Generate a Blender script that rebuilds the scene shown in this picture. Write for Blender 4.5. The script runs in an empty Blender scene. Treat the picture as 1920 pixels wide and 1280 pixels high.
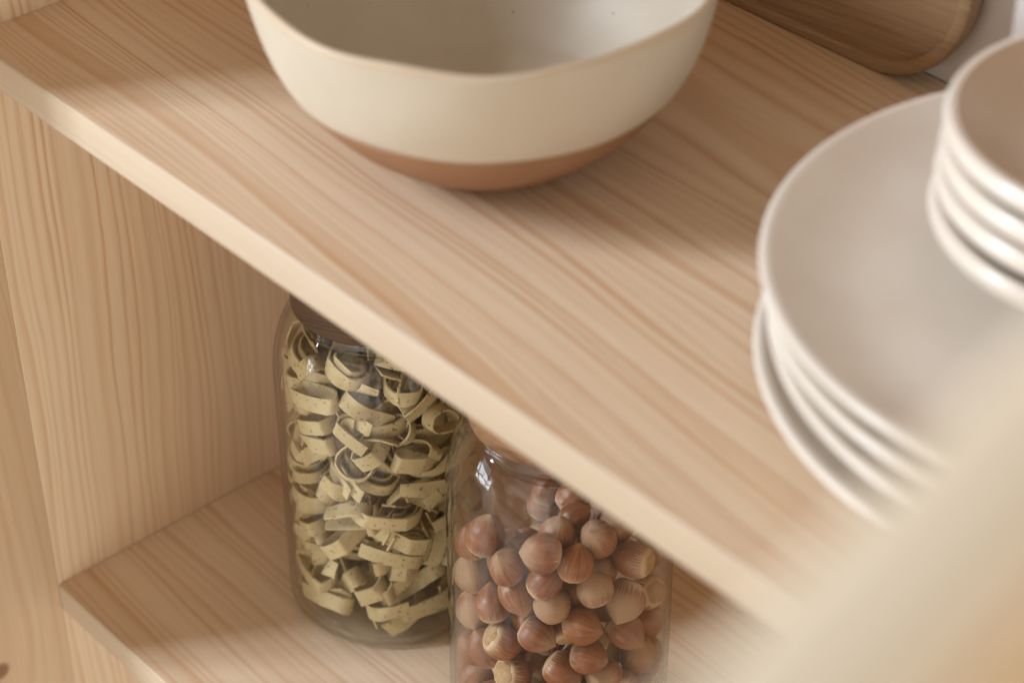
import bpy, bmesh, math, random
import numpy as np
from mathutils import Vector, Matrix

CM = 0.01
S = bpy.context.scene
COL = S.collection

# ------------------------------------------------------------------ camera
CAM = Vector((81.5026, -40.4598, 47.3449)) * CM
FW = Vector((-0.598770, 0.539057, -0.592362))
RT = Vector((0.671031, 0.741421, -0.003588))
UP = Vector((-0.437255, 0.399642, 0.805664))
cd = bpy.data.cameras.new("camera")
cd.sensor_width = 36.0
cd.lens = 4121.54 / 1920 * 36.0
cd.clip_start = 0.01
cd.clip_end = 50.0
cd.dof.use_dof = True
cd.dof.focus_distance = 1.035
cd.dof.aperture_fstop = 6.2
cam = bpy.data.objects.new("camera", cd)
COL.objects.link(cam)
m = Matrix((RT, UP, -FW)).transposed().to_4x4()
m.translation = CAM
cam.matrix_world = m
S.camera = cam

# ------------------------------------------------------------------ ambient room light
W = bpy.data.worlds.new("World")
S.world = W
W.use_nodes = True
wt = W.node_tree
bg = wt.nodes["Background"]
# a pale room: brightest towards its open side in front of the cupboard, dim overhead
tc = wt.nodes.new("ShaderNodeTexCoord")
dp = wt.nodes.new("ShaderNodeVectorMath")
dp.operation = 'DOT_PRODUCT'
dp.inputs[1].default_value = Vector((0.50, -0.84, -0.12)).normalized()
wt.links.new(tc.outputs['Generated'], dp.inputs[0])
mr = wt.nodes.new("ShaderNodeMapRange")
mr.inputs[1].default_value = -0.35
mr.inputs[2].default_value = 0.95
mr.inputs[3].default_value = 0.28
mr.inputs[4].default_value = 2.15
wt.links.new(dp.outputs['Value'], mr.inputs[0])
# dim floor below, bright walls round about, dimmer ceiling
sx = wt.nodes.new("ShaderNodeSeparateXYZ")
wt.links.new(tc.outputs['Generated'], sx.inputs[0])
cr = wt.nodes.new("ShaderNodeValToRGB")
el = cr.color_ramp.elements
for _ in range(3):
    el.new(.5)
for e, (q, c) in zip(el, ((.0, .45), (.30, .55), (.46, 1.20), (.56, .85), (.70, .34))):
    e.position = q
    e.color = (c, c, c, 1)
hz = wt.nodes.new("ShaderNodeMath")
hz.operation = 'MULTIPLY_ADD'
hz.inputs[1].default_value = .5
hz.inputs[2].default_value = .5
wt.links.new(sx.outputs[2], hz.inputs[0])
wt.links.new(hz.outputs[0], cr.inputs[0])
ml = wt.nodes.new("ShaderNodeMath")
ml.operation = 'MULTIPLY'
wt.links.new(mr.outputs[0], ml.inputs[0])
wt.links.new(cr.outputs[0], ml.inputs[1])
# darker and lighter noise patches added to structure reflections in glass and plates
nz = wt.nodes.new("ShaderNodeTexNoise")
nz.inputs['Scale'].default_value = 2.6
nz.inputs['Detail'].default_value = 3.0
wt.links.new(tc.outputs['Generated'], nz.inputs['Vector'])
nr = wt.nodes.new("ShaderNodeMapRange")
nr.interpolation_type = 'SMOOTHSTEP'
for q, v_ in enumerate((.40, .58, .30, 1.5)):
    nr.inputs[q + 1].default_value = v_
wt.links.new(nz.outputs[0], nr.inputs[0])
m2 = wt.nodes.new("ShaderNodeMath")
m2.operation = 'MULTIPLY'
wt.links.new(ml.outputs[0], m2.inputs[0])
wt.links.new(nr.outputs[0], m2.inputs[1])
wt.links.new(m2.outputs[0], bg.inputs["Strength"])
bg.inputs["Color"].default_value = (1.0, 0.905, 0.785, 1)

# ------------------------------------------------------------------ window light: panes of a tall window, front left of the cupboard
WIN_AZ, WIN_EL = math.radians(-127), math.radians(12)
WIN_DIR = Vector((math.cos(WIN_AZ) * math.cos(WIN_EL), math.sin(WIN_AZ) * math.cos(WIN_EL), math.sin(WIN_EL)))
WIN_AT = Vector((0.24, 0.08, -0.05))
WIN_DIST = 2.4
wz = WIN_DIR
wx = Vector((0, 0, 1)).cross(wz).normalized()
wy = wz.cross(wx)
PW, PH = 0.16, 0.21


def pane(u, v, w, h, watts):
    ld = bpy.data.lights.new("window_pane", 'AREA')
    ld.shape = 'RECTANGLE'
    ld.size = w
    ld.size_y = h
    ld.energy = watts
    ld.color = (0.91, 1.0, 1.10)
    lo = bpy.data.objects.new("window_pane", ld)
    COL.objects.link(lo)
    lm = Matrix((wx, wy, wz)).transposed().to_4x4()
    lm.translation = WIN_AT + wz * WIN_DIST + wx * u + wy * v
    lo.matrix_world = lm


for i in range(2):
    for j in range(2, 6):
        pane((i - .5) * (PW + .025), j * (PH + .025), PW, PH, 7.9)
# lower panes of the same window: small lamps added for the jar's reflection
for (u, v, w, h) in ((-.36, .10, .16, .26), (-.12, .12, .24, .22), (.16, .13, .22, .24), (.40, .10, .13, .22),
                     (-.28, -.22, .22, .22), (.02, -.20, .26, .26), (.33, -.22, .20, .20)):
    pane(u, v - .66, w, h, 44.0 * w * h)

S.view_settings.view_transform = 'Standard'
S.view_settings.look = 'None'
S.view_settings.exposure = 0.0
S.view_settings.gamma = 1.0
S.view_settings.use_curve_mapping = False
S.render.engine = 'CYCLES'
cy = S.cycles
cy.use_denoising = True
cy.max_bounces = 14
cy.diffuse_bounces = 6
cy.glossy_bounces = 5
cy.transmission_bounces = 4
cy.transparent_max_bounces = 40
cy.caustics_reflective = False
cy.caustics_refractive = False
cy.sample_clamp_indirect = 6.0


# ------------------------------------------------------------------ node helper
class NT:
    def __init__(self, name):
        self.m = bpy.data.materials.new(name)
        self.m.use_nodes = True
        self.t = self.m.node_tree
        self.t.nodes.clear()
        self.out = self.t.nodes.new("ShaderNodeOutputMaterial")

    def n(self, typ, **kw):
        nd = self.t.nodes.new(typ)
        for k, v in kw.items():
            setattr(nd, k, v)
        return nd

    def set(self, sock, v):
        if isinstance(v, bpy.types.NodeSocket):
            self.t.links.new(v, sock)
        elif isinstance(v, (tuple, list)) and len(v) == 3 and sock.type == 'RGBA':
            sock.default_value = (*v, 1)
        else:
            sock.default_value = v

    def math(self, op, a, b=0.0, c=0.0, clamp=False):
        nd = self.n("ShaderNodeMath", operation=op, use_clamp=clamp)
        for i, v in enumerate((a, b, c)):
            self.set(nd.inputs[i], v)
        return nd.outputs[0]

    def vmul(self, v, k):
        nd = self.n("ShaderNodeVectorMath", operation='MULTIPLY')
        self.set(nd.inputs[0], v)
        self.set(nd.inputs[1], k)
        return nd.outputs[0]

    def noise(self, vec, scale, detail=2.0, rough=.5, dim='3D', w=None):
        nd = self.n("ShaderNodeTexNoise", noise_dimensions=dim)
        if vec is not None and 'Vector' in nd.inputs and dim != '1D':
            self.set(nd.inputs['Vector'], vec)
        if w is not None:
            self.set(nd.inputs['W'], w)
        nd.inputs['Scale'].default_value = scale
        nd.inputs['Detail'].default_value = detail
        nd.inputs['Roughness'].default_value = rough
        return nd.outputs[0]

    def ramp(self, fac, stops, interp='LINEAR'):
        nd = self.n("ShaderNodeValToRGB")
        nd.color_ramp.interpolation = interp
        el = nd.color_ramp.elements
        while len(el) < len(stops):
            el.new(.5)
        for e, (p, c) in zip(el, stops):
            e.position = p
            e.color = (c, c, c, 1) if isinstance(c, (int, float)) else (*c, 1)
        self.set(nd.inputs[0], fac)
        return nd.outputs[0]

    def mix(self, fac, a, b, blend='MIX'):
        nd = self.n("ShaderNodeMix", data_type='RGBA', blend_type=blend)
        self.set(nd.inputs[0], fac)
        self.set(nd.inputs[6], a)
        self.set(nd.inputs[7], b)
        return nd.outputs[2]

    def maprange(self, v, a, b, c=0.0, d=1.0, smooth=True):
        nd = self.n("ShaderNodeMapRange", interpolation_type='SMOOTHSTEP' if smooth else 'LINEAR')
        self.set(nd.inputs[0], v)
        for i, q in enumerate((a, b, c, d)):
            self.set(nd.inputs[i + 1], q)
        return nd.outputs[0]

    def sep(self, v):
        nd = self.n("ShaderNodeSeparateXYZ")
        self.set(nd.inputs[0], v)
        return nd.outputs

    def comb(self, x, y, z):
        nd = self.n("ShaderNodeCombineXYZ")
        for i, q in enumerate((x, y, z)):
            self.set(nd.inputs[i], q)
        return nd.outputs[0]

    def obj(self):
        return self.n("ShaderNodeTexCoord").outputs['Object']

    def bump(self, h, strength, dist=.001):
        nd = self.n("ShaderNodeBump")
        self.set(nd.inputs['Height'], h)
        nd.inputs['Strength'].default_value = strength
        nd.inputs['Distance'].default_value = dist
        return nd.outputs[0]

    def principled(self, color, rough=.5, spec=.5, normal=None, **kw):
        nd = self.n("ShaderNodeBsdfPrincipled")
        self.set(nd.inputs['Base Color'], color)
        self.set(nd.inputs['Roughness'], rough)
        nd.inputs['Specular IOR Level'].default_value = spec
        if normal is not None:
            self.set(nd.inputs['Normal'], normal)
        for k, v in kw.items():
            self.set(nd.inputs[k], v)
        self.t.links.new(nd.outputs[0], self.out.inputs[0])
        return self.m


def wood(name, axes, light, dark, spacing=.0045, pith=(.02, -.05), rot=0.0, strength=.8, shift=(0, 0, 0),
         rough=.5, spec=.35, fibre=.075, warp=.010, knot=None):
    """Sawn softwood: growth rings of a log cut by the board. axes = which object axes run along, across, through."""
    k = NT(name)
    o = k.sep(k.obj())
    a, b, c = o[axes[0]], o[axes[1]], o[axes[2]]
    ca, sa = math.cos(rot), math.sin(rot)
    al = k.math('ADD', k.math('ADD', k.math('MULTIPLY', a, ca), k.math('MULTIPLY', b, sa)), shift[0])
    ac = k.math('ADD', k.math('SUBTRACT', k.math('MULTIPLY', b, ca), k.math('MULTIPLY', a, sa)), shift[1])
    th = k.math('ADD', c, shift[2])
    pv = k.comb(al, ac, th)
    w1 = k.math('SUBTRACT', k.noise(k.vmul(pv, (2.2, 9, 9)), 1.0, 2.0), .5)
    w2 = k.math('SUBTRACT', k.noise(k.vmul(pv, (14, 120, 120)), 1.0, 2.0), .5)
    w3 = k.math('SUBTRACT', k.noise(k.vmul(pv, (60, 600, 600)), 1.0, 2.0), .5)
    dy = k.math('SUBTRACT', ac, pith[0])
    dz = k.math('SUBTRACT', th, pith[1])
    d = k.math('SQRT', k.math('ADD', k.math('MULTIPLY', dy, dy), k.math('MULTIPLY', dz, dz)))
    d = k.math('ADD', d, k.math('MULTIPLY', w1, warp * 3.4))
    d = k.math('ADD', d, k.math('MULTIPLY', w2, .0026))
    d = k.math('ADD', d, k.math('MULTIPLY', w3, .0006))
    vary = k.noise(None, 1.0, 1.0, dim='1D', w=k.math('MULTIPLY', d, 70.0))
    ph = k.math('ADD', k.math('DIVIDE', d, spacing), k.math('MULTIPLY', vary, 2.8))
    fr = k.math('FRACT', ph)
    ring = k.ramp(fr, [(0, .50), (.10, .16), (.32, .0), (.55, .22), (.80, .90), (.90, 1.0), (1, .50)])
    per = k.noise(None, 1.0, 1.0, dim='1D', w=k.math('MULTIPLY', d, 95.0))
    amp = k.maprange(per, .3, .7, .35, 1.15)
    patch = k.noise(k.vmul(pv, (4, 30, 30)), 1.0, 2.0)
    amp = k.math('MULTIPLY', amp, k.maprange(patch, .25, .75, .55, 1.1))
    f = k.math('MULTIPLY', k.math('MULTIPLY', ring, amp), strength, clamp=True)
    broad = k.noise(k.vmul(pv, (1.5, 16, 16)), 1.0, 2.0)
    l2 = tuple(x * y for x, y in zip(light, (.90, .84, .78)))
    base = k.mix(k.maprange(broad, .3, .7), light, l2)
    col = k.mix(f, base, dark)
    fib = k.noise(k.vmul(pv, (18, 900, 900)), 1.0, 3.0, .6)
    fi = k.maprange(fib, .25, .75, 1 - fibre, 1 + fibre * .6, smooth=False)
    mul = k.n("ShaderNodeVectorMath", operation='SCALE')
    k.set(mul.inputs[0], col)
    k.set(mul.inputs['Scale'], fi)
    col = mul.outputs[0]
    # the few tiny dark resin flecks
    fl = k.noise(k.vmul(pv, (160, 700, 700)), 1.0, 1.0)
    col = k.mix(k.maprange(fl, .80, .84, 0, .6), col, tuple(x * .45 for x in dark))
    if knot:
        for (kx, ky, kr) in knot:
            kd = k.math('SQRT', k.math('ADD', k.math('POWER', k.math('SUBTRACT', a, kx), 2), k.math('POWER', k.math('SUBTRACT', b, ky), 2)))
            col = k.mix(k.maprange(kd, kr * .5, kr, .75, 0), col, (.17, .065, .025))
    nrm = k.bump(fib, .05, .0006)
    return k.principled(col, k.maprange(fib, .2, .8, rough - .04, rough + .06), spec, nrm)


# ------------------------------------------------------------------ mesh helpers
def link(name, verts, faces, mat, parent=None, loc=(0, 0, 0), smooth=True):
    me = bpy.data.meshes.new(name)
    me.from_pydata([tuple(v) for v in verts], [], faces)
    bm = bmesh.new()
    bm.from_mesh(me)
    bmesh.ops.recalc_face_normals(bm, faces=bm.faces)
    bm.to_mesh(me)
    bm.free()
    if smooth:
        me.polygons.foreach_set("use_smooth", [True] * len(me.polygons))
    if mat:
        me.materials.append(mat)
    o = bpy.data.objects.new(name, me)
    COL.objects.link(o)
    o.location = loc
    if parent:
        o.parent = parent
    return o


def box(name, lo, hi, mat, parent=None, bevel=.12):
    """Axis-aligned board between two corners in cm; its origin is its centre."""
    lo, hi = Vector(lo) * CM, Vector(hi) * CM
    c = (lo + hi) / 2
    s = hi - lo
    bm = bmesh.new()
    bmesh.ops.create_cube(bm, size=1.0)
    for v in bm.verts:
        v.co = Vector((v.co.x * s.x, v.co.y * s.y, v.co.z * s.z))
    if bevel:
        bmesh.ops.bevel(bm, geom=bm.edges[:], offset=bevel * CM, segments=3 if bevel < .5 else 8, affect='EDGES', profile=.5)
    me = bpy.data.meshes.new(name)
    bm.to_mesh(me)
    bm.free()
    me.polygons.foreach_set("use_smooth", [True] * len(me.polygons))
    me.set_sharp_from_angle(angle=math.radians(40))
    me.materials.append(mat)
    o = bpy.data.objects.new(name, me)
    COL.objects.link(o)
    o.location = c
    if parent:
        o.parent = parent
    return o


def lathe(name, prof, mat, parent=None, seg=96, loc=(0, 0, 0), fn=None, smooth=True):
    """prof: (r, z) in cm from one end to the other; r = 0 ends close to a point."""
    V, F, rings = [], [], []
    for (r, z) in prof:
        if r < 1e-5:
            rings.append([len(V)])
            V.append((0, 0, z * CM))
        else:
            ids = []
            for i in range(seg):
                a = 2 * math.pi * i / seg
                rr, zz = (r, z) if fn is None else fn(r, z, a)
                ids.append(len(V))
                V.append((rr * math.cos(a) * CM, rr * math.sin(a) * CM, zz * CM))
            rings.append(ids)
    for A, B in zip(rings, rings[1:]):
        if len(A) == 1 and len(B) == 1:
            continue
        for i in range(seg):
            j = (i + 1) % seg
            if len(A) == 1:
                F.append((A[0], B[i], B[j]))
            elif len(B) == 1:
                F.append((A[i], A[j], B[0]))
            else:
                F.append((A[i], A[j], B[j], B[i]))
    return link(name, V, F, mat, parent, loc, smooth)


def smooth_profile(pts, n=6):
    """Catmull-Rom through (r, z) points."""
    P = [np.array(q, float) for q in pts]
    P = [2 * P[0] - P[1]] + P + [2 * P[-1] - P[-2]]
    out = []
    for i in range(1, len(P) - 2):
        for s in range(n):
            t = s / n
            out.append(tuple(.5 * (2 * P[i] + (P[i + 1] - P[i - 1]) * t + (2 * P[i - 1] - 5 * P[i] + 4 * P[i + 1] - P[i + 2]) * t * t
                                   + (3 * P[i] - P[i - 1] - 3 * P[i + 1] + P[i + 2]) * t ** 3)))
    out.append(tuple(P[-2]))
    return [(max(0.0, a), b) for a, b in out]


def empty(name, label, cat, loc_cm, group=None):
    o = bpy.data.objects.new(name, None)
    o.empty_display_size = .02
    COL.objects.link(o)
    o.location = Vector(loc_cm) * CM
    o['label'] = label
    o['category'] = cat
    if group:
        o['group'] = group
    return o


def tag(o, label, cat, group=None):
    o['label'] = label
    o['category'] = cat
    if group:
        o['group'] = group
    return o


# ------------------------------------------------------------------ materials
PINE_L, PINE_D = (.755, .61, .455), (.56, .345, .20)
M_SHELF = wood("pine_shelf", (0, 1, 2), PINE_L, PINE_D, .0045, (.05, -.055), rot=math.radians(-4.0), strength=1.0, shift=(1.3, .0, .0))
M_LOWER = wood("pine_lower_shelf", (0, 1, 2), PINE_L, PINE_D, .0052, (.09, -.06), rot=math.radians(-2.0), strength=.8, shift=(4.1, .3, .0))
M_SIDE = wood("pine_side_panel", (2, 1, 0), PINE_L, PINE_D, .0060, (-.03, -.07), strength=.8, shift=(7.7, .9, 0), warp=.014)
M_FRONT = wood("pine_front_board", (2, 1, 0), PINE_L, PINE_D, .013, (-.045, -.030), strength=.6, shift=(2.2, .0, 0), warp=.030, knot=[(-.239, .0140, .007)])
M_DOOR = wood("pine_door", (2, 1, 0), (.64, .46, .275), (.52, .35, .19), .006, (.0, -.06), strength=.6, shift=(9.2, .0, 0))
M_BAND = wood("window_lit_edge", (1, 0, 2), (.86, .75, .59), (.76, .62, .45), .006, (.0, -.06), strength=.5, shift=(9.2, .0, 0))  # paler than the door: window light on its top edge, put into the colour
M_EDGE = wood("darkened_front_edge", (0, 2, 1), (.545, .46, .36), (.45, .345, .235), .006, (.02, -.05), strength=.55, shift=(5.2, .1, 0), warp=.004)  # colour kept darker than the shelf to offset strong window light
M_WALNUT = wood("walnut_lid", (0, 1, 2), (.105, .062, .038), (.045, .026, .016), .0020, (.01, -.03), strength=.9, shift=(.4, .2, 0), fibre=.35, warp=.004, spec=.25)
M_ACACIA = wood("acacia_lid", (0, 1, 2), (.25, .135, .068), (.11, .052, .024), .0034, (.0, -.03), strength=.8, shift=(.8, .7, 0), fibre=.35, warp=.004, spec=.25)
M_TRAY = wood("dark_tray_wood", (0, 2, 1), (.33, .215, .120), (.22, .130, .066), .0030, (.0, -.09), rot=.06, strength=.8, shift=(3.3, .1, 0), fibre=.25, spec=.3, rough=.45)


def ceramic(name, col, col2, speck, rough=.3, spec=.5, speck_scale=900, rim=None):
    k = NT(name)
    v = k.obj()
    n = k.noise(v, 22, 3)
    c = k.mix(k.maprange(n, .3, .7), col, col2)
    vo = k.n("ShaderNodeTexVoronoi", feature='F1')
    k.set(vo.inputs['Vector'], v)
    vo.inputs['Scale'].default_value = speck_scale * .35
    gate = k.sep(vo.outputs['Color'])[0]
    dot = k.math('MULTIPLY', k.maprange(vo.outputs['Distance'], .06, .20, 1, 0), k.math('GREATER_THAN', gate, .94))
    c = k.mix(k.math('MULTIPLY', dot, speck), c, (.20, .11, .055))
    if rim:
        z = k.sep(v)[2]
        zz = k.math('ADD', z, k.math('MULTIPLY', k.noise(v, 70, 2), .0035))
        c = k.mix(k.maprange(zz, rim - .0015, rim + .0012, 0, .55), c, (.50, .37, .24))
    b = k.noise(v, 60, 2)
    return k.principled(c, rough, spec, k.bump(b, .08, .002))


M_GLAZE = ceramic("cream_glaze", (.55, .495, .412), (.515, .455, .368), .8, .42, .4, 700, rim=.0866)
M_WHITE = ceramic("white_glaze", (.70, .65, .58), (.655, .585, .515), .0, .26, .45)  # pinkish second tone stands in for mottled room reflections on the plates
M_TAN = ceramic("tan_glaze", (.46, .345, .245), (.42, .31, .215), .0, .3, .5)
k = NT("bare_clay")
v = k.obj()
n1 = k.noise(v, 500, 3)
n2 = k.noise(v, 40, 2)
c = k.mix(k.maprange(n2, .3, .7), (.31, .175, .102), (.275, .15, .084))
c = k.mix(k.maprange(n1, .55, .8, 0, .35), c, (.24, .12, .065))
M_CLAY = k.principled(c, .8, .2, k.bump(n1, .15, .0006))

k = NT("painted_wall")
v = k.obj()
n1 = k.noise(v, 12, 3)
M_WALL = k.principled(k.mix(n1, (.70, .665, .635), (.66, .62, .59)), .8, .2, k.bump(k.noise(v, 250, 2), .1, .001))


def glass(name, tint=(.975, .98, .965), edge=(.74, .75, .69), wav=.10, f0=.042):
    k = NT(name)
    v = k.obj()
    h = k.noise(k.vmul(v, (1, 1, .35)), 55, 2)
    nb = k.bump(h, wav, .01)
    lw = k.n("ShaderNodeLayerWeight")
    lw.inputs['Blend'].default_value = .5
    k.set(lw.inputs['Normal'], nb)
    fac = lw.outputs['Facing']
    p5 = k.math('POWER', fac, 4.2)
    fr = k.math('ADD', k.math('MULTIPLY', p5, 1 - f0), f0, clamp=True)
    tr = k.n("ShaderNodeBsdfTransparent")
    k.set(tr.inputs[0], k.mix(k.math('POWER', fac, 4.5), tint, edge))
    gl = k.n("ShaderNodeBsdfGlossy")
    gl.inputs['Roughness'].default_value = .02
    k.set(gl.inputs['Normal'], nb)
    mx = k.n("ShaderNodeMixShader")
    k.set(mx.inputs[0], fr)
    k.t.links.new(tr.outputs[0], mx.inputs[1])
    k.t.links.new(gl.outputs[0], mx.inputs[2])
    k.t.links.new(mx.outputs[0], k.out.inputs[0])
    return k.m


M_GLASS = glass("clear_glass")
M_GLASS_IN = glass("clear_glass_inside", (.985, .985, .98), (.95, .95, .94), .05, .007)
M_SEAL = glass("clear_seal", (.88, .87, .84), (.6, .6, .55), .02, .04)

k = NT("green_pasta")
v = k.obj()
oi = k.n("ShaderNodeObjectInfo")
vv = k.n("ShaderNodeVectorMath", operation='ADD')
k.set(vv.inputs[0], v)
k.set(vv.inputs[1], k.vmul(k.comb(oi.outputs['Random'], oi.outputs['Random'], oi.outputs['Random']), (7, 5, 3)))
v = vv.outputs[0]
c = k.mix(k.maprange(k.noise(v, 60, 2), .3, .7), (.60, .495, .295), (.53, .425, .235))
c = k.mix(k.maprange(k.noise(v, 560, 1), .66, .71, 0, .85), c, (.10, .095, .055))
c = k.mix(k.maprange(k.noise(v, 1500, 1), .68, .75, 0, .5), c, (.22, .19, .10))
M_PASTA = k.principled(c, .62, .3, k.bump(k.noise(v, 700, 2), .25, .0006))

# hazelnut shell: object colour red = how far the pale bloom reaches from the tip, green = pale fringe at the base
k = NT("hazelnut_shell")
o = k.sep(k.vmul(k.obj(), (100, 100, 100)))
rr = k.math('SQRT', k.math('ADD', k.math('MULTIPLY', o[0], o[0]), k.math('MULTIPLY', o[1], o[1])))
rr = k.math('ADD', rr, .02)
nx, ny = k.math('DIVIDE', o[0], rr), k.math('DIVIDE', o[1], rr)
oi = k.n("ShaderNodeObjectInfo")
cs = k.n("ShaderNodeSeparateColor")
k.set(cs.inputs[0], oi.outputs['Color'])
rnd = oi.outputs['Random']
off = k.math('MULTIPLY', rnd, 31.0)
st = k.noise(k.comb(k.math('MULTIPLY', nx, 4.5), k.math('MULTIPLY', ny, 4.5), k.math('ADD', k.math('MULTIPLY', o[2], .45), off)), 1.6, 3, .6)
st2 = k.noise(k.comb(k.math('MULTIPLY', nx, 14), k.math('MULTIPLY', ny, 14), k.math('ADD', k.math('MULTIPLY', o[2], .6), off)), 1.4, 2, .6)
blot = k.noise(k.comb(o[0], o[1], k.math('ADD', o[2], off)), 1.6, 3)
base = k.mix(rnd, (.225, .070, .020), (.315, .112, .036))
base = k.mix(k.maprange(st, .35, .66, .0, .72), base, (.14, .042, .017))
base = k.mix(k.maprange(st2, .52, .70, .0, .35), base, (.13, .045, .018))
base = k.mix(k.maprange(blot, .45, .75, 0, .4), base, (.33, .155, .075))
reach = k.math('ADD', k.math('MULTIPLY', cs.outputs[0], -1.9), 1.05)      # z where the bloom begins
bl = k.math('ADD', k.math('SUBTRACT', o[2], reach), k.math('MULTIPLY', k.math('SUBTRACT', st2, .5), 1.5))
bl = k.math('ADD', bl, k.math('MULTIPLY', k.math('SUBTRACT', blot, .5), .5))
bloom = k.math('MULTIPLY', k.maprange(bl, .0, .75), .8)
col = k.mix(bloom, base, (.38, .245, .15))
frg = k.math('ADD', k.math('SUBTRACT', -.38, o[2]), k.math('MULTIPLY', k.math('SUBTRACT', st2, .5), 1.6))
col = k.mix(k.math('MULTIPLY', k.maprange(frg, -.05, .25), cs.outputs[1]), col, (.60, .44, .29))
# thin pale torn rim around the base scar
rim = k.math('ADD', o[2], k.math('MULTIPLY', k.math('SUBTRACT', st2, .5), .22))
col = k.mix(k.maprange(rim, -.66, -.58, .8, 0), col, (.56, .39, .25))
pit = k.noise(k.comb(o[0], o[1], k.math('ADD', o[2], off)), 14, 1)
col = k.mix(k.maprange(pit, .74, .80, 0, .5), col, (.12, .05, .025))
M_NUT = k.principled(col, k.maprange(bloom, 0, .8, .36, .7), .45, k.bump(st2, .22, .0008))

k = NT("hazelnut_scar")
v = k.obj()
n1 = k.noise(v, 420, 3)
M_SCAR = k.principled(k.mix(k.maprange(n1, .3, .7), (.44, .295, .165), (.33, .20, .10)), .8, .2, k.bump(n1, .4, .0008))

# ================================================================== the setting
H = 33.219
DEP = 29.07
wall = box("wall", (-160, 29.25, -75), (190, 33, 120), M_WALL, bevel=0)
wall['kind'] = 'structure'

# ================================================================== shelf unit
unit = empty("shelf_unit", "pale pine shelf unit with two shelves, side panel and an opened door", "shelf unit", (0, 0, -H))


def into(root, o):
    o.parent = root
    o.location = o.location - root.location
    return o


into(unit, box("side_panel", (-1.8, 0.03, -62), (-.03, DEP, 36), M_SIDE, bevel=.03))
fb = into(unit, box("front_board", (-1.8, -11.2, -62), (-.03, .02, 36), M_FRONT, bevel=.03))
into(unit, box("added_back_panel", (0, DEP + .02, -62), (67.2, 29.22, -1.82), M_LOWER, bevel=0))  # unseen panel, added to darken the lower compartment


def make_shelf(z):
    """Board with a thin added front strip, coloured darker against the window light."""
    sh = into(unit, box("shelf", (0, .10, z - 1.8), (67.2, DEP, z), M_SHELF if z == 0 else M_LOWER, bevel=0))
    pr = [(.10, 0), (.055, -.012), (.02, -.04), (0, -.10), (0, -1.70), (.02, -1.76), (.055, -1.788), (.10, -1.8)]
    V = [(x * CM, y * CM, (z + h) * CM) for x in (0.0, 33.6, 67.2) for y, h in pr]
    n = len(pr)
    F = [(l * n + i, l * n + (i + 1) % n, (l + 1) * n + (i + 1) % n, (l + 1) * n + i) for l in range(2) for i in range(n)]
    F += [tuple(range(n)), tuple(2 * n + i for i in range(n))]
    e = link("front_edge", V, F, M_EDGE)
    e.data.set_sharp_from_angle(angle=math.radians(50))
    e.parent = sh
    e.location = -(sh.location + unit.location)


make_shelf(0)
make_shelf(-H)
make_shelf(36.0)
# the opened door at the near end; its top edge crosses the picture close to the lens
door = box("door", (-1.1, -18, -62), (.8, 18, 31.8), M_DOOR, bevel=0)
band = box("added_edge_band", (-1.1, -18, 31.8), (.8, 18, 33), M_BAND, bevel=.5)  # added strip, its pale colour imitates the lit edge
band.parent = door
band.location = (0, 0, band.location.z - door.location.z)
ang = math.atan2(72.72 - 71.97, -24.79 + 28.92)
door.rotation_euler = (0, 0, ang)
mid = Vector((72.72, -28.92, 0)) + Vector((-math.sin(ang), math.cos(ang), 0)) * 12.0
door.location = Vector((mid.x - .12, mid.y, (31.8 - 62) / 2)) * CM
into(unit, door)
door['label'] = "blurred pale edge of the opened door, close to the lens"

# ================================================================== mixing bowl
BX, BY = 22.79, 10.985
RB, RA, RC, RR, BH, BZ = 3.458, 7.114, 8.788, 9.493, 8.5375, 4.165


def bowl_r(t):
    return (RB * (-4.5) * (t - 1 / 3) * (t - 2 / 3) * (t - 1) + RA * 13.5 * t * (t - 2 / 3) * (t - 1)
            - RC * 13.5 * t * (t - 1 / 3) * (t - 1) + RR * 4.5 * t * (t - 1 / 3) * (t - 2 / 3))


bowl = empty("mixing_bowl", "large cream ceramic bowl with wavy rim and bare brown clay base", "bowl", (BX, BY, 0))


def wavy(r, z, a):
    k = max(0.0, (z - 4.5) / (BH - 4.5)) ** 2
    w = .16 + .11 * math.sin(3 * a + .6) + .08 * math.sin(6 * a + 2.0) + .035 * math.sin(11 * a + .4)
    q = .07 * math.sin(5 * a + 1.1) + .06 * math.sin(8 * a)
    if z < zb + .35:
        z += .035 * math.sin(4 * a + 1) + .02 * math.sin(9 * a)
    return r + q * k, z + w * k


zb = BZ
outer = [(bowl_r(z / BH), z) for z in np.linspace(zb, BH - .22, 22)]
rim = [(RR + .0, BH - .08), (RR - .07, BH + .02), (RR - .19, BH + .05), (RR - .28, BH + .01), (RR - .33, BH - .12)]
inner = [(max(.0, bowl_r(z / BH) - .36), z) for z in np.linspace(BH - .35, 1.6, 22)]
inner += [(2.9, 1.12), (2.0, .86), (1.0, .72), (0, .70)]
glz = [(outer[0][0] - .06, zb - .03)] + [(r + .02, z) for r, z in outer] + rim + inner
lathe("glazed_body", glz, M_GLAZE, bowl, 160, fn=wavy)
base = [(0, .12), (RB - .5, .12), (RB - .35, 0), (RB - .02, 0.0), (RB + .08, .10)]
base += [(bowl_r(z / BH) - .02, z) for z in np.linspace(.25, zb, 16)] + [(bowl_r(zb / BH) - .25, zb - .01)]
lathe("clay_base", base, M_CLAY, bowl, 160)

# ================================================================== plates and small bowls


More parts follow.
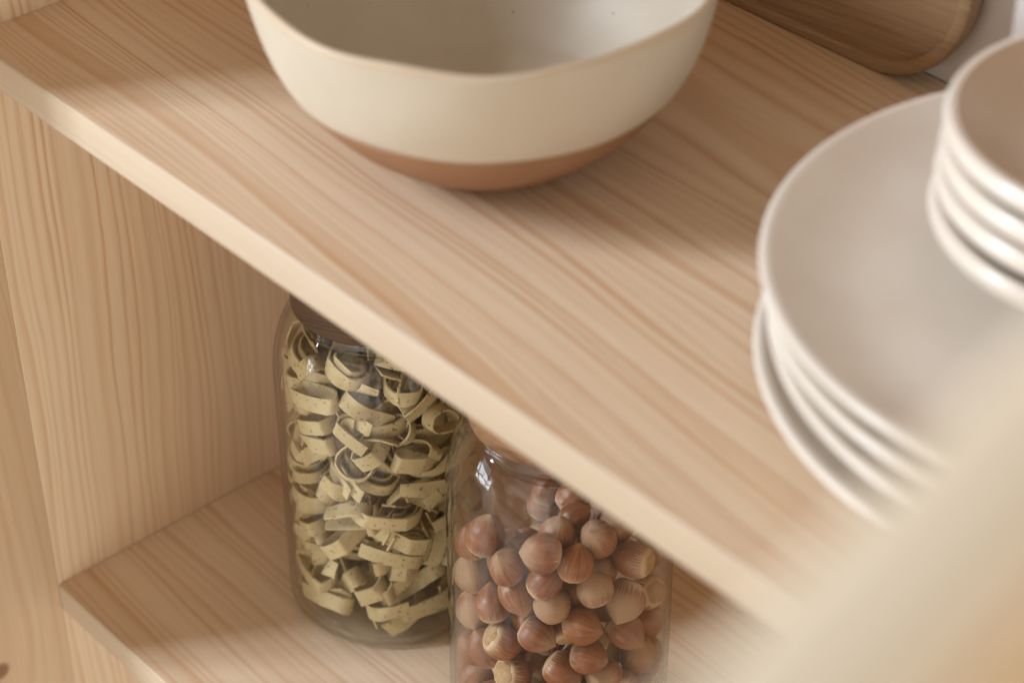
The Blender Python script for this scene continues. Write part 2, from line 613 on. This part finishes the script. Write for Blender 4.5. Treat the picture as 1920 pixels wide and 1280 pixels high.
def plate_profile(foot):
    """Rim 2.0 cm above the floor-facing foot plus extra foot height."""
    f = foot
    return [(0, f + .25), (6.6, f + .25), (6.9, .02), (7.4, 0), (7.7, .1), (8.0, f + .3), (10.0, f + .45), (11.6, f + .85), (12.7, f + 1.45),
            (12.95, f + 1.62), (13.0, f + 1.78), (12.9, f + 1.9), (12.72, f + 1.93), (12.5, f + 1.83), (11.6, f + 1.35), (10.6, f + 1.0), (9.4, f + .80), (6.5, f + .72), (0, f + .70)]


plates = [((50.75, 15.95), 0.0, .10, "bottom plate of the white stack, its rim the lowest and widest apart"),
          ((51.65, 15.5), .80, 1.17, "second white plate from the bottom of the stack"),
          ((51.36, 15.53), 2.67, .40, "third white plate from the bottom, directly under the top plate"),
          ((51.05, 15.55), 3.77, .30, "top white plate of the stack, its glazed face carrying the small bowls")]
for (xy, z, foot, lab) in plates:
    o = lathe("dinner_plate", plate_profile(foot), M_WHITE, None, 128, Vector((xy[0], xy[1], z)) * CM)
    tag(o, lab, "plate", "stacked white plates")
TOPF = 3.77 + .30 + .72

# shallow flared dishes nested in each other, white outside, tan inside
dish_out = smooth_profile([(0, .30), (2.8, .30), (2.95, .02), (3.4, 0), (3.6, .16), (4.8, .85), (6.0, 1.22), (6.75, 1.58), (7.02, 1.78), (7.08, 2.14), (6.92, 2.42), (6.66, 2.42)], 4)
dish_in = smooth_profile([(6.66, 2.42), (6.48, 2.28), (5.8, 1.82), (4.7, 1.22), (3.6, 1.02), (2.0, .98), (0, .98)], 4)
for i, (dx, dy, lab) in enumerate([(.05, -.1, "bottom dish of the small nested stack, resting on the top plate"),
                                   (-.02, .08, "second small dish from the bottom of the nested stack"),
                                   (.06, .02, "third small dish, directly under the top one of the nested stack"),
                                   (-.02, .06, "top small dish of the nested stack, its shaded tan inside showing")]):
    at = Vector((49.45 - .1 * i + dx, 16.95 + .2 * i + dy, TOPF + .94 * i)) * CM
    t = empty("small_bowl", lab, "bowl", at / CM, "small nested bowls")
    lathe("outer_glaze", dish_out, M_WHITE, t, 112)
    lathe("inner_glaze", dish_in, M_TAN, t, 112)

# ================================================================== wooden tray against the wall
tray = empty("wooden_tray", "dark brown wooden tray with rounded corners leaning against the wall", "tray", (19.3, 27.5, 0))


def rrect(w, h, rad, n=14):
    out = []
    for cx_, cz_, a0 in ((w / 2 - rad, h - rad, 0), (-w / 2 + rad, h - rad, 90), (-w / 2 + rad, rad, 180), (w / 2 - rad, rad, 270)):
        for i in range(n + 1):
            a = math.radians(a0 + 90 * i / n)
            out.append((cx_ + rad * math.cos(a), cz_ + rad * math.sin(a)))
    return out


def inset(w, h, rad, d):
    return [(x, z + d) for x, z in rrect(w - 2 * d, h - 2 * d, max(.3, rad - d))]


TW, TH, TR = 29.6, 19.0, 5.0


def loft(name, layers, mat, parent, cap0=True, cap1=True):
    V, F = [], []
    n = len(layers[0][0])
    for pts, y in layers:
        V += [(x * CM, y * CM, z * CM) for x, z in pts]
    for l in range(len(layers) - 1):
        for i in range(n):
            j = (i + 1) % n
            F.append((l * n + i, l * n + j, (l + 1) * n + j, (l + 1) * n + i))
    if cap0:
        F.append(tuple(range(n)))
    if cap1:
        F.append(tuple((len(layers) - 1) * n + i for i in range(n)))
    o = link(name, V, F, mat, parent)
    o.data.set_sharp_from_angle(angle=math.radians(35))
    return o


R_ = lambda d: inset(TW, TH, TR, d)
loft("rim", [(R_(.75), .45), (R_(.62), .10), (R_(.45), .0), (R_(.2), .0), (R_(.05), .08), (R_(0), .3), (R_(.15), 1.0), (R_(.5), 1.35), (R_(.9), 1.4)], M_TRAY, tray, False, True)
loft("face", [(R_(.745), 1.1), (R_(.745), .46), (R_(1.2), .44)], M_TRAY, tray, False, True)
tray.rotation_euler = (math.radians(-1.2), 0, 0)

# ================================================================== storage jars
ZB = -H


def jar_profile_outer():
    # wall, shoulder and mouth (r, z above the jar's base)
    body = [(0, .30), (3.9, .22), (4.4, .02), (4.75, .0), (5.15, .14), (5.37, .5), (5.42, 1.0), (5.42, 7), (5.42, 14.2)]
    sh = [(5.38, 15.2), (5.24, 16.2), (4.95, 17.2), (4.55, 18.0), (4.25, 18.42), (4.2, 18.62)]
    return smooth_profile(body, 4)[:-1] + smooth_profile([body[-1]] + sh, 6)


def jar_profile_inner():
    a = [(4.06, 18.62), (4.1, 18.42), (4.4, 17.9), (4.78, 17.1), (5.06, 16.1), (5.18, 15.2), (5.2, 14.2)]
    b = [(5.2, 14.2), (5.2, 7), (5.2, 1.3), (5.0, .75), (4.5, .52), (3, .46), (0, .45)]
    return smooth_profile(a, 6)[:-1] + smooth_profile(b, 4)


def make_jar(name, label, xy, lid_mat, lid_rot):
    t = empty(name, label, "jar", (xy[0], xy[1], ZB))
    prof = jar_profile_outer() + [(4.18, 18.68), (4.12, 18.68)] + jar_profile_inner()
    gb = lathe("glass_body", prof, M_GLASS, t, 128)
    gb.data.materials.append(M_GLASS_IN)
    first_in = (len(jar_profile_outer()) + 1) * 128 - 128
    gb.data.polygons.foreach_set("material_index", [1 if q >= first_in else 0 for q in range(len(gb.data.polygons))])
    lid = lathe("lid", [(0, 18.72), (3.9, 18.72), (4.22, 18.74), (4.3, 18.84), (4.3, 20.9), (4.2, 21.05), (4.0, 21.1), (0, 21.1)], lid_mat, t, 96)
    lid.data.set_sharp_from_angle(angle=math.radians(50))
    lid.rotation_euler = (0, 0, lid_rot)
    lathe("seal", [(0, 17.0), (3.3, 17.0), (3.5, 17.1), (3.62, 17.4), (3.62, 17.7), (3.8, 17.75), (3.8, 18.0), (3.62, 18.05), (3.7, 18.7)], M_SEAL, t, 96)
    return t


JL, JR = (11.8, 13.5), (24.5, 13.9)
make_jar("storage_jar", "glass jar of green pasta with dark walnut lid, standing behind the nut jar", JL, M_WALNUT, .5)
make_jar("storage_jar", "glass jar full of hazelnuts with lighter brown wooden lid, nearest to the viewer", JR, M_ACACIA, .2)
NUTS = [
    (25.6, 10.13, -22.61, 0.8, -0.26, -0.54, 0.25, 1, 'smooth shiny hazelnut with its pale base turned down, left of the pale striped nut'),
    (27.02, 10.99, -22.9, -0.19, -0.87, 0.45, 0.9, 1, 'pale striped hazelnut at the glass, its pointed tip facing left'),
    (28.69, 14.12, -23.36, 0.37, -0.76, -0.53, 0.8, 1.06, 'large striped hazelnut with pale lower end, in front of the fringed nut'),
    (28.49, 12.35, -21.78, -0.35, 0.01, 0.94, 0.9, 0.95, 'pale fuzzy hazelnut between the two striped ones'),
    (27.57, 16.77, -25.33, -0.83, -0.05, -0.56, 0.3, 1.05, 'hazelnut with a pale star-shaped fringe round its base, at the right side of the jar'),
    (24.11, 9.91, -24.22, -0.44, 0.26, 0.86, 0.1, 1.05, 'brown hazelnut with a pale torn rim along its lower end, beside the shiny one'),
    (26.71, 10.32, -24.56, 0.95, 0.26, -0.19, 0.35, 1, 'glossy red-brown hazelnut with a bright highlight, below the pale striped nut'),
    (28.15, 11.84, -24.02, 0.94, 0.32, 0.13, 0.1, 1.05, 'brown hazelnut with its pale base at the left, right of the glossy one'),
    (28.73, 14.13, -25.33, 0.9, 0.18, -0.39, 0.3, 1, 'brown hazelnut with pale tip edge, under the large striped nut'),
    (28.33, 12.09, -25.96, 0.89, 0.46, -0.02, 0.2, 1, 'brown hazelnut lying sideways with pale base to the left, lowest but one in the middle'),
    (24.91, 9.76, -25.91, 0.42, 0.61, -0.67, 0.1, 1, 'dark hazelnut showing a whole tan base patch, under the torn-rimmed one'),
    (22.2, 10.34, -28.59, -0.21, -0.53, 0.82, 0.3, 1, None),
    (25.56, 9.88, -27.7, 0.03, 0.84, -0.54, 0.1, 1.08, 'dark hazelnut showing a large tan base patch at the bottom edge'),
    (27.29, 11.43, -27.18, 0.91, 0.27, -0.31, 0.2, 1.05, 'orange-brown hazelnut with pale base at its upper left, at the bottom edge'),
    (28.62, 12.91, -27.52, 0.52, -0.76, 0.4, 0.5, 1, None),
    (28.39, 15.44, -27.98, 0.38, -0.03, 0.92, 0.5, 1.05, None),
    (26.97, 17.4, -28.1, 0.95, -0.23, 0.2, 0.8, 0.95, None),
    (26.91, 10.49, -19.45, -0.47, -0.85, 0.23, 0.35, 1.05, "large dusty brown hazelnut just below the jar's bright reflections"),
    (25.37, 9.75, -20.87, -0.15, -0.48, 0.87, 0.3, 1, None),
    (27.85, 11.65, -20.24, -0.08, 0.36, 0.93, 0.1, 1, None),
    (28.66, 14.71, -21.23, -0.92, -0.38, -0.05, 0.2, 1, 'hazelnut with a wide pale base turned right, just under the shelf edge'),
    (22.57, 10.12, -30.14, 0.33, 0.15, 0.93, 0.3, 1, None),
    (26.98, 10.6, -21.24, 0.3, 0.54, 0.79, 0.1, 0.95, None),
    (27.16, 17.2, -30.71, 0.28, 0.23, 0.93, 0.3, 1, None),
    (21.77, 10.71, -24.31, -0.23, -0.23, 0.95, 0.8, 1.05, 'dusty pale hazelnut at the left edge of the jar'),
    (23.72, 9.84, -20.11, 0.09, 0.21, 0.97, 0.3, 1.05, 'lone brown hazelnut high at the left under the window reflection'),
    (25.72, 13.73, -20.17, 0.42, 0.69, 0.59, 0.1, 1, 'hazelnut with a pale base, lying on top of the heap near the shelf edge'),
    (24.32, 14.99, -20.36, 0.3, 0.66, 0.69, 0.1, 1, None),
    (27.56, 13.37, -19.9, 0.11, -0.59, 0.8, 0.4, 1, None),
    (21.58, 15.65, -22.87, -0.07, 0.49, 0.87, 0.1, 1, None),
    (22.48, 15.05, -21.01, -0.07, 0.49, 0.87, 0.1, 1, None),
    (21.94, 10.57, -26.38, 0.76, -0.54, -0.37, 0.8, 1, None),
    (21.33, 11.09, -30.31, -0.07, -0.41, 0.91, 0.3, 1, None),
    (27.01, 15.01, -20.41, 0.31, 0.01, 0.95, 0.5, 1, None),
    (27.33, 17.02, -22.81, 0.35, 0.3, 0.89, 0.2, 1, None),
    (27.71, 16.62, -29.15, 0.52, 0.25, 0.82, 0.2, 1, None),
    (27.76, 16.57, -26.95, 0.52, 0.25, 0.82, 0.2, 1, None),
    (26.68, 12.7, -23.41, 0.52, 0.25, 0.82, 0.2, 1, None),
    (26.19, 12.09, -19.81, 0.02, 0.13, 0.99, 0.3, 0.95, None),
    (28.67, 13.95, -28.92, -0.65, 0.72, -0.25, 0.32, 1.05, None),
    (23.66, 11.73, -24.19, -0.01, -0.09, 1, 0.01, 1, None),
    (26.96, 14.59, -25.1, 0.92, -0.37, -0.16, 0.07, 1.02, None),
    (28.06, 11.69, -30.35, -0.87, -0.5, 0.03, 0.17, 1.03, None),
    (27.1, 13.42, -29.92, -0.45, -0.86, -0.22, 0.76, 0.95, None),
    (24.27, 9.72, -30.21, 0.29, 0.69, 0.66, 0.17, 1.04, None),
    (26.19, 17.76, -24.53, -0.03, 0.72, -0.69, 0.04, 1, None),
    (28.52, 12.55, -31.86, 0.67, 0.37, -0.65, 0.09, 0.98, None),
    (23.46, 9.84, -31.81, 0.59, 0.4, 0.7, 0.18, 1.04, None),
    (27.13, 13.4, -26.54, -0.78, -0.15, -0.6, 0.29, 1.05, None),
    (20.53, 12.51, -24.08, 0.06, 0.95, -0.31, 0.37, 1.02, None),
    (26.03, 11.51, -31.85, 0.55, 0.12, -0.83, 0.07, 0.99, None),
    (23.84, 10.99, -28.94, 0.44, 0.82, 0.36, 0.37, 0.98, None),
    (28.72, 13.37, -30.48, 0.4, -0.43, -0.81, 0.79, 0.96, None),
    (25.59, 12.09, -26.69, -0.29, 0.31, 0.91, 0.75, 1.02, None),
    (25.73, 9.84, -29.45, -0.87, -0.35, 0.34, 0.21, 0.97, None),
    (21.67, 14.36, -24.79, -1, 0.05, 0.07, 0.59, 1, None),
    (25.2, 11.22, -24.99, 0.46, -0.78, 0.43, 0.1, 0.98, None),
    (26.69, 12.23, -25.17, -0.73, 0.41, 0.55, 0.07, 1.03, None),
    (28.08, 16.19, -31.87, 0.67, 0.54, 0.51, 0.5, 0.97, None),
    (24.09, 12.64, -28.24, 0.13, -0.11, -0.99, 0.35, 0.95, None),
    (21.02, 11.54, -27.84, -0.75, 0.63, 0.2, 0.02, 1.02, None),
    (23.07, 15.38, -24.33, 0.93, 0.31, 0.22, 0.63, 0.96, None),
    (28.49, 15.33, -30.13, 0.29, 0.75, 0.59, 0.03, 0.99, None),
    (22.26, 12.18, -25.36, 0.61, 0.7, 0.37, 0.73, 1, None),
    (23.64, 11.09, -25.93, -0.81, -0.49, -0.31, 0.3, 1.02, None),
    (20.93, 16.1, -25.97, 0.29, -0.4, -0.87, 0.45, 1.03, None),
    (26.74, 10.31, -30.72, -0.59, 0.58, -0.55, 0.08, 0.98, None),
    (27.41, 13.68, -22.08, 0.5, -0.62, 0.6, 0.42, 0.97, None),
    (27.1, 10.57, -28.79, -0.64, -0.76, 0.05, 0.77, 1, None),
    (22.24, 12.54, -23.39, -0.96, 0.28, -0.1, 0.61, 1, None),
    (26.84, 14.64, -28.65, -0.78, -0.3, -0.55, 0.78, 1.02, None),
    (25.46, 11.58, -28.45, -0.41, 0.83, 0.37, 0.15, 0.99, None),
    (28.23, 11.84, -28.68, -0.97, -0.03, -0.22, 0.59, 0.96, None),
    (24.83, 11.44, -21.23, 0.34, 0.94, -0.08, 0.36, 0.97, None),
    (22.53, 10.13, -21.48, -0.28, -0.24, 0.93, 0.04, 0.97, None),
    (25.67, 13.94, -21.92, -0.25, -0.74, 0.62, 0.02, 0.97, None),
    (25.34, 9.81, -31.8, -0.11, -0.96, 0.28, 0.01, 1.04, None),
    (26.79, 12.83, -28.28, -0.74, 0.44, 0.51, 0.03, 1.02, None),
    (21.87, 10.61, -31.83, 0.63, 0.3, 0.72, 0.39, 1.01, None),
    (27.68, 11.05, -31.88, -0.84, -0.5, 0.22, 0.02, 0.95, None),
    (23.63, 9.95, -27.43, -0.43, -0.27, 0.86, 0.07, 1.04, None),
    (21.54, 11.13, -22.53, 0.17, 0.95, -0.26, 0.48, 0.96, None),
    (28.66, 14.5, -31.82, -0.09, -0.94, -0.34, 0.11, 1.02, None),
    (23.66, 11.08, -22.51, -0.75, -0.05, 0.66, 0.54, 0.97, None),
    (27.12, 15.4, -22.13, 0.19, -0.85, -0.5, 0.06, 0.96, None),
]

# ================================================================== hazelnuts: x, y, z (cm), tip direction, bloom, size, own label


def nut_mesh(name, seed):
    rg = random.Random(seed)
    el = rg.uniform(.95, 1.1)
    pr = [(.52, -.74), (.66, -.68), (.80, -.52), (.90, -.28), (.94, -.02), (.90, .26), (.78, .52), (.57, .76), (.33, .94), (.14, 1.06), (.05, 1.12), (0, 1.14)]
    pr = smooth_profile([(r, z * el) for r, z in pr], 3)
    fl = rg.uniform(.88, .97)
    a1, a2 = rg.uniform(0, 6), rg.uniform(0, 6)

    def f(r, z, a):
        q = r * (1 + .025 * math.sin(2 * a + a1) * (1 - abs(z)) + .02 * math.sin(3 * a + a2) + .012 * math.sin(9 * a + a1))
        return q * (1 - (1 - fl) * math.sin(a) ** 2), z
    body = lathe(name, pr, M_NUT, None, 40, fn=f)
    sp = smooth_profile([(.60, -.705), (.55, -.755), (.42, -.81), (.2, -.835), (0, -.84)], 3)

    def g(r, z, a):
        q, _ = f(r, z, a)
        return q * (1 + .05 * math.sin(5 * a + a2)), z * el + .012 * math.sin(4 * a + a1) * (r > .3)
    scar = lathe("base_scar", sp, M_SCAR, body, 28, fn=g)
    return body


GEN_NUT = "brown hazelnut packed among its neighbours inside the right jar, without marks of its own"
protos = []
rg = random.Random(11)
for i, row in enumerate(NUTS):
    x, y, z, dx, dy, dz, fuzz, size, lab = row
    if i < 5:
        o = nut_mesh("hazelnut", i)
        protos.append(o)
    else:
        src = protos[rg.randrange(5)]
        o = src.copy()
        COL.objects.link(o)
        for ch in src.children:
            c = ch.copy()
            COL.objects.link(c)
            c.parent = o
    o.location = Vector((x, y, z)) * CM
    q = Vector((dx, dy, dz)).to_track_quat('Z', 'Y')
    q = q @ Matrix.Rotation(rg.uniform(0, 6.28), 3, 'Z').to_quaternion()
    o.rotation_mode = 'QUATERNION'
    o.rotation_quaternion = q
    s = size * .965
    o.scale = (s, s, s)
    o.color = (fuzz, 1.0 if lab and "fringe" in lab else .45, 0, 1)
    tag(o, lab or GEN_NUT, "hazelnut", "hazelnuts in the right jar")

# ================================================================== pasta ribbons curled in the left jar
rng = np.random.default_rng(21)
RIN = 5.12
G = .13
occ = np.zeros((93, 93, 150), np.int16)


def vox(P):
    q = np.floor((P - np.array([JL[0] - 6, JL[1] - 6, ZB])) / G).astype(int)
    return np.clip(q, 0, [92, 92, 149])


def ribbon_curve():
    """Planar curl: curvature along its length, 1/cm."""
    kind = rng.integers(0, 5)
    u = rng.uniform
    if kind <= 1:      # hairpin
        r = u(.45, 1.0)
        segs = [(u(1.4, 3.4), u(.0, .40)), (math.pi * r * u(.9, 1.2), 1 / r), (u(1.4, 3.6), u(.0, .45))]
    elif kind == 2:    # loose coil
        r = u(.9, 1.9)
        L = 2 * math.pi * r * u(.75, 1.35)
        segs = [(L * .5, 1 / r), (L * .5, 1 / (r * u(.65, 1.2)))]
    elif kind == 3:    # S bend with a hook
        r = u(.55, 1.1)
        segs = [(u(1.8, 3.2), .8 / r), (u(1.4, 2.6), -.8 / r), (math.pi * r * u(.6, 1.0), 1 / r)]
    else:              # double fold
        r = u(.5, .9)
        segs = [(u(1.2, 2.6), .2), (math.pi * r, 1 / r), (u(1.4, 2.8), .1), (math.pi * r * .9, -1 / r), (u(1.0, 2.2), -.2)]
    ds = .11
    ks = np.concatenate([np.full(max(2, int(L / ds)), kk) for L, kk in segs])
    ks = np.convolve(np.pad(ks, 3, mode='edge'), np.ones(7) / 7, 'valid')
    th = np.cumsum(ks) * ds
    P = np.c_[np.cumsum(np.cos(th)) * ds, np.cumsum(np.sin(th)) * ds]
    return P - P.mean(0)


TOCAM = np.array([CAM.x / CM - JL[0], CAM.y / CM - JL[1]])
TOCAM /= np.linalg.norm(TOCAM)


def try_ribbon(front):
    P2 = ribbon_curve()
    n = len(P2)
    while True:
        rr, aa = math.sqrt(rng.random()) * RIN, rng.uniform(0, 2 * math.pi)
        c = np.array([rr * math.cos(aa), rr * math.sin(aa)])
        dcam = c @ TOCAM
        if front and rr < 2.6:
            continue
        if dcam > -.6:
            break
    z = ZB + rng.uniform(1.1, 17.3) if rng.random() < .9 else ZB + rng.uniform(14, 17.4)
    if z > ZB + 14.5 and rr > 4.2:
        c *= .85
    # orientation: width direction
    rad = np.array([math.cos(aa), math.sin(aa), 0])
    tan = np.array([-math.sin(aa), math.cos(aa), 0])
    up = np.array([0, 0, 1.0])
    mode = rng.random()
    if mode < .58:     # lying curl: its width stands up, leaning
        wd = up + rng.normal(0, .45, 3)
    elif mode < .80:   # broad side to the glass, slanting
        q = rng.uniform(0, math.pi)
        wd = tan * math.cos(q) + up * math.sin(q) + rad * rng.normal(0, .25)
    else:
        wd = rng.normal(size=3)
    wd /= np.linalg.norm(wd)
    e1 = np.cross(wd, rad + rng.normal(0, .3, 3))
    e1 /= np.linalg.norm(e1)
    e2 = np.cross(wd, e1)
    ph = rng.normal(0, .5) + (0 if rng.random() < .5 else math.pi)
    a1 = e1 * math.cos(ph) + e2 * math.sin(ph)
    a2 = -e1 * math.sin(ph) + e2 * math.cos(ph)
    ctr = np.array([c[0], c[1], z])
    t = np.linspace(-1, 1, n)
    drift = rng.normal(0, .35)
    mid = ctr + P2[:, :1] * a1 + P2[:, 1:] * a2 + (t * drift)[:, None] * wd
    w = rng.uniform(.72, .98)
    # twist
    tw = rng.normal(0, .22) * t
    T = np.gradient(mid, axis=0)
    T /= np.linalg.norm(T, axis=1)[:, None]
    N = np.cross(T, wd)
    N /= np.linalg.norm(N, axis=1)[:, None]
    B = np.cross(N, T)
    B2 = B * np.cos(tw)[:, None] + N * np.sin(tw)[:, None]
    N2 = np.cross(T, B2)
    A = mid[None] + np.linspace(-.5, .5, 5)[:, None, None] * w * B2[None]
    h = np.hypot(A[..., 0], A[..., 1])
    lim = np.where(A[..., 2] > ZB + 15.0, RIN - (A[..., 2] - ZB - 15.0) * .38, RIN)
    if (h > lim + .45).any() or A[..., 2].max() > ZB + 17.9 or A[..., 2].min() < ZB + .62:
        return None
    f = np.minimum(1, (lim - .02 - .07 * 1) / np.maximum(h, 1e-6))
    A[..., 0] *= f
    A[..., 1] *= f
    W3 = A + np.array([JL[0], JL[1], 0])
    vx = vox(W3.reshape(-1, 3))
    o_ = occ[vx[:, 0], vx[:, 1], vx[:, 2]]
    if (o_ > 0).mean() > (.045 if front else .13):
        return None
    mark(W3, N2)
    return W3, N2, wd


def mark(W3, N2):
    for s in (-.07, 0, .07):
        vx = vox((W3 + s * N2[None]).reshape(-1, 3))
        occ[vx[:, 0], vx[:, 1], vx[:, 2]] = 1


def sibling(W3, N2, wd, side):
    """A neighbour of the same nest: the same bend, one layer further, cut elsewhere."""
    n = W3.shape[1]
    a = rng.integers(0, max(1, n // 4))
    b = n - rng.integers(0, max(1, n // 4))
    if b - a < 12:
        return None
    q = np.linspace(0, 1, n)[None, :, None]
    B = W3 + side * rng.uniform(.20, .45) * N2[None] + wd * rng.normal(0, .28) + rng.normal(0, .18) * (q - .5) * wd
    B, M2 = B[:, a:b], N2[a:b]
    dx, dy = B[..., 0] - JL[0], B[..., 1] - JL[1]
    h = np.hypot(dx, dy)
    lim = np.where(B[..., 2] > ZB + 15.0, RIN - (B[..., 2] - ZB - 15.0) * .38, RIN)
    if (h > lim + .5).any() or B[..., 2].max() > ZB + 17.9 or B[..., 2].min() < ZB + .62:
        return None
    f = np.minimum(1, (lim - .09) / np.maximum(h, 1e-6))
    B[..., 0], B[..., 1] = JL[0] + dx * f, JL[1] + dy * f
    vx = vox(B.reshape(-1, 3))
    if (occ[vx[:, 0], vx[:, 1], vx[:, 2]] > 0).mean() > .08:
        return None
    mark(B, M2)
    return B


def ribbon_mesh(A):
    """A: 5 x n grid of points (cm) -> a 1.3 mm thick strip."""
    nw, n, _ = A.shape
    T = np.gradient(A, axis=1)
    U = np.gradient(A, axis=0)
    Nn = np.cross(T, U)
    Nn /= np.maximum(np.linalg.norm(Nn, axis=2), 1e-9)[..., None]
    th = .05
    ctr = A.reshape(-1, 3).mean(0)
    top = (A + Nn * th - ctr).reshape(-1, 3) * CM
    bot = (A - Nn * th - ctr).reshape(-1, 3) * CM
    V = np.vstack([top, bot])
    m_ = nw * n
    F = []
    for i in range(nw - 1):
        for j in range(n - 1):
            a, b, c, d = i * n + j, i * n + j + 1, (i + 1) * n + j + 1, (i + 1) * n + j
            F.append((a, b, c, d))
            F.append((m_ + d, m_ + c, m_ + b, m_ + a))
    for j in range(n - 1):
        F.append((j, m_ + j, m_ + j + 1, j + 1))
        k_ = (nw - 1) * n
        F.append((k_ + j, k_ + j + 1, m_ + k_ + j + 1, m_ + k_ + j))
    for i in range(nw - 1):
        a, b = i * n, (i + 1) * n
        F.append((a, b, m_ + b, m_ + a))
        a, b = a + n - 1, b + n - 1
        F.append((a, m_ + a, m_ + b, b))
    o = link("pasta_ribbon", V, F, M_PASTA, None, Vector(ctr) * CM)
    o.data.set_sharp_from_angle(angle=math.radians(50))
    return o


made = 0
tries = 0
while made < 210 and tries < 75000:
    tries += 1
    R3 = try_ribbon(tries < 60000)
    if R3 is None:
        continue
    batch = [R3[0]]
    for side in (1, -1):
        if rng.random() < .40:
            B = sibling(R3[0], R3[1], R3[2], side)
            if B is not None:
                batch.append(B)
    for A in batch:
        o = ribbon_mesh(A)
        made += 1
        tag(o, "pale green speckled pasta ribbon curled among the others in the left jar", "pasta", "pasta ribbons in the left jar")
print("ribbons", made, "tries", tries)
